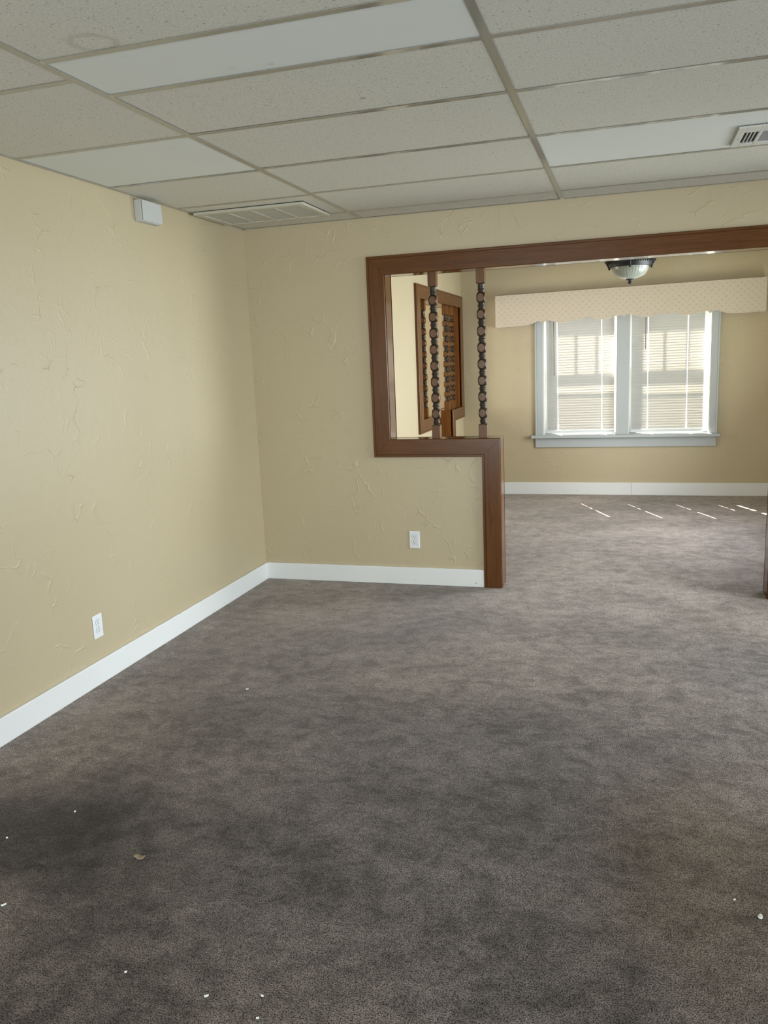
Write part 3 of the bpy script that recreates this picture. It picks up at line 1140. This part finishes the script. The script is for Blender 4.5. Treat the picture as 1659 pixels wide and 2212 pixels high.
for f_ in fins:
    regbox('fin', [f_], 'register')
cl = []
for k in range(9):
    c = sy0 + (sy1 - sy0) * (k + 0.5) / 9
    cl.append((cx0, cx1, c - 0.008, c + 0.007, vz0 + 0.002 + 0.0003 * k, vz0 + 0.0032 + 0.0003 * k))
regbox('damper', cl, 'damper')
regbox('screw', [(2.838, 2.844, 3.94, 3.946, vz0 - 0.0012, vz0)], 'damper')

# ------------------------------------------------------------------ return grille in the corner (left)
gr = thing('return_grille', 'yellowed return air grille with four dusty bays in the ceiling corner', 'vent', (gx0, gy0, H))


def grbox(name, lst, mat, bev=0.0):
    bm = bmesh.new()
    for d_ in lst:
        box(bm, *d_)
    for v in bm.verts:
        v.co -= Vector((gx0, gy0, H))
    return obj(name, bm, mat, gr, bev)


zt, zb_ = H - 0.0005, H - 0.016
fx = 0.045
grbox('frame', [(gx0, gx1, gy0, gy0 + fx, zb_, zt), (gx0, gx1, gy1 - 0.03, gy1, zb_, zt), (gx0, gx0 + fx, gy0 + fx, gy1 - 0.03, zb_, zt), (gx1 - fx, gx1, gy0 + fx, gy1 - 0.03, zb_, zt)], 'grille', 0.003)
bw = (gx1 - gx0 - 2 * fx) / 4
for k in range(4):
    a = gx0 + fx + bw * k
    lst = [(a, a + bw, gy0 + fx, gy1 - 0.03, zb_ + 0.009, zb_ + 0.010)]
    for q in range(16):
        c = gy0 + fx + (gy1 - 0.03 - gy0 - fx) * (q + 0.5) / 16
        lst.append((a, a + bw, c - 0.0035, c + 0.0035, zb_ + 0.004, zb_ + 0.0055))
    grbox('filter_bay', lst, 'dusty')
grbox('divider', [(gx0 + fx + bw * k - 0.006, gx0 + fx + bw * k + 0.006, gy0 + fx, gy1 - 0.03, zb_ + 0.001, zb_ + 0.008) for k in (1, 2, 3)], 'grille')

# ------------------------------------------------------------------ door chime on the left wall
ch = thing('door_chime', 'white plastic chime box high on the left wall under the ceiling', 'chime', (0, 3.863, 2.212))
bm = bmesh.new()
box(bm, 0.0, 0.040, -0.091, 0.091, 0, 0.106)
obj('base', bm, 'chime', ch, 0.003)
bm = bmesh.new()
box(bm, 0.041, 0.050, -0.088, 0.088, 0.003, 0.104)
obj('cover', bm, 'chime', ch, 0.004, 3)

# ------------------------------------------------------------------ wall outlets


def outlet(label):
    t = thing('wall_outlet', label, 'outlet', (0, 0, 0), 'white duplex outlets')
    bm = bmesh.new()
    box(bm, -0.0345, 0.0345, -0.0055, 0.0, -0.057, 0.057)
    obj('cover_plate', bm, 'plastic', t, 0.003)
    for s in (-1, 1):
        bm = bmesh.new()
        pts = []
        for k in range(28):
            a = 2 * math.pi * k / 28
            pts.append((0.0168 * math.cos(a), max(-0.0135, min(0.0135, 0.0168 * math.sin(a))) + s * 0.0195))
        prism(bm, pts, -0.0072, -0.0054, 'XZ')
        rc = obj('receptacle', bm, 'plastic', t)
        bm = bmesh.new()
        rim = [(p[0] * 1.07, (p[1] - s * 0.0195) * 1.07 + s * 0.0195) for p in pts]
        prism(bm, rim, -0.00565, -0.0054, 'XZ')
        obj('gap', bm, 'slot', rc)
        bm = bmesh.new()
        zc = s * 0.0195
        box(bm, -0.0078, -0.0054, -0.0075, -0.0071, zc - 0.001, zc + 0.0075)
        box(bm, 0.0054, 0.0076, -0.0075, -0.0071, zc + 0.0, zc + 0.0070)
        hole = [(0.0026 * math.cos(2 * math.pi * k / 12), zc - 0.0072 + 0.0028 * math.sin(2 * math.pi * k / 12)) for k in range(12)]
        prism(bm, hole, -0.0075, -0.0071, 'XZ')
        obj('slot', bm, 'slot', rc)
    bm = bmesh.new()
    prism(bm, [(0.003 * math.cos(2 * math.pi * k / 14), 0.003 * math.sin(2 * math.pi * k / 14)) for k in range(14)], -0.0066, -0.0054, 'XZ')
    obj('screw', bm, 'register', t)
    return t


def copy_tree(o, parent=None):
    c = o.copy()
    C.objects.link(c)
    if parent is not None:
        c.parent = parent
    for chd in [x for x in C.objects if x.parent == o]:
        copy_tree(chd, c)
    return c


o1 = outlet('white duplex outlet on the dividing wall under the ledge of the wooden frame')
o1.location = (1.079, D, 0.3015)
o2 = copy_tree(o1)
o2['label'] = 'white duplex outlet low on the left wall above its white baseboard'
o2.location = (0.0, 3.127, 0.277)
o2.rotation_euler = (0, 0, math.pi / 2)

# ------------------------------------------------------------------ bits on the carpet


def scrap_mesh(L, W_, seed, curl=0.3):
    r = random.Random(seed)
    bm = bmesh.new()
    n = 7
    top, bot = [], []
    for i in range(n):
        u = i / (n - 1)
        w = W_ * (0.45 + 0.55 * math.sin(math.pi * min(1, max(0, u * 0.9 + 0.08)))) * r.uniform(0.75, 1.15)
        z = 0.004 + curl * W_ * (u - 0.5) ** 2 * 2 + r.uniform(0, 0.1) * W_
        off = r.uniform(-0.2, 0.2) * W_
        top.append([bm.verts.new(((u - 0.5) * L, off + s * w / 2, z + 0.0022 * (1 if s == 0 else 0.5))) for s in (-1, 0, 1)])
        bot.append([bm.verts.new(((u - 0.5) * L, off + s * w / 2, z - 0.0022)) for s in (-1, 0, 1)])
    for i in range(n - 1):
        for k in range(2):
            bm.faces.new((top[i][k], top[i + 1][k], top[i + 1][k + 1], top[i][k + 1]))
            bm.faces.new((bot[i][k + 1], bot[i + 1][k + 1], bot[i + 1][k], bot[i][k]))
        bm.faces.new((top[i][0], bot[i][0], bot[i + 1][0], top[i + 1][0]))
        bm.faces.new((top[i][2], top[i + 1][2], bot[i + 1][2], bot[i][2]))
    for e in (0, n - 1):
        bm.faces.new((top[e][0], top[e][1], top[e][2], bot[e][2], bot[e][1], bot[e][0]))
    return bm


bits = [
    ('white_scrap', 1.480, 1.464, .011, .0045, .5, 'white oblong scrap, leftmost of the three bits near the bottom edge', 'scrap'),
    ('white_scrap', 1.610, 1.497, .007, .0035, -.1, 'small white scrap, farthest back of the three bits near the bottom edge', 'scrap'),
    ('white_scrap', 1.628, 1.434, .007, .0035, .6, 'small white scrap, closest to the bottom edge of the three bits there', 'scrap'),
    ('white_scrap', 2.768, 2.061, .016, .011, 1.2, 'largest white paper scrap on the carpet, near the right edge', 'scrap'),
    ('white_crumb', 2.712, 2.119, .006, .0035, .2, 'tiny white crumb just behind the largest paper scrap', 'scrap'),
    ('white_crumb', 0.633, 2.087, .0065, .004, 1.3, 'tiny white crumb on the dark carpet patch at the left', 'scrap'),
    ('white_crumb', 0.749, 3.165, .012, .006, .2, 'white crumb on the carpet out from the left wall outlet', 'scrap'),
    ('white_crumb', 0.750, 1.623, .014, .004, .9, 'pale sliver on the carpet at the left edge of the photo', 'scrap'),
    ('white_crumb', 0.515, 1.902, .006, .004, .4, 'tiny pale crumb at the left edge, beyond the pale sliver', 'scrap'),
    ('white_crumb', 1.244, 1.484, .006, .004, .9, 'tiny pale crumb left of the three white bits near the bottom edge', 'scrap'),
]
for i, (nm_, x, y, L, W_, rz, lab, grp) in enumerate(bits):
    o = obj(nm_, scrap_mesh(L, W_, i + 3), 'scrap')
    o.location = (x, y, 0.0)
    o.rotation_euler = (0, 0, rz)
    tag(o, lab, 'scrap', 'white bits on the carpet')
o = obj('dry_leaf', scrap_mesh(.034, .018, 91, 0.5), 'leaf')
o.location = (1.006, 1.906, 0.002)
o.rotation_euler = (0, 0, 0.1)
tag(o, 'small crumpled brown dry leaf lying on the dark carpet', 'leaf')

# ------------------------------------------------------------------ outside, behind the window wall
bm = bmesh.new()
box(bm, -6, 10, YE + 0.02, 22, -0.5, -0.4)
struct(obj('ground_outside', bm, 'outside'))
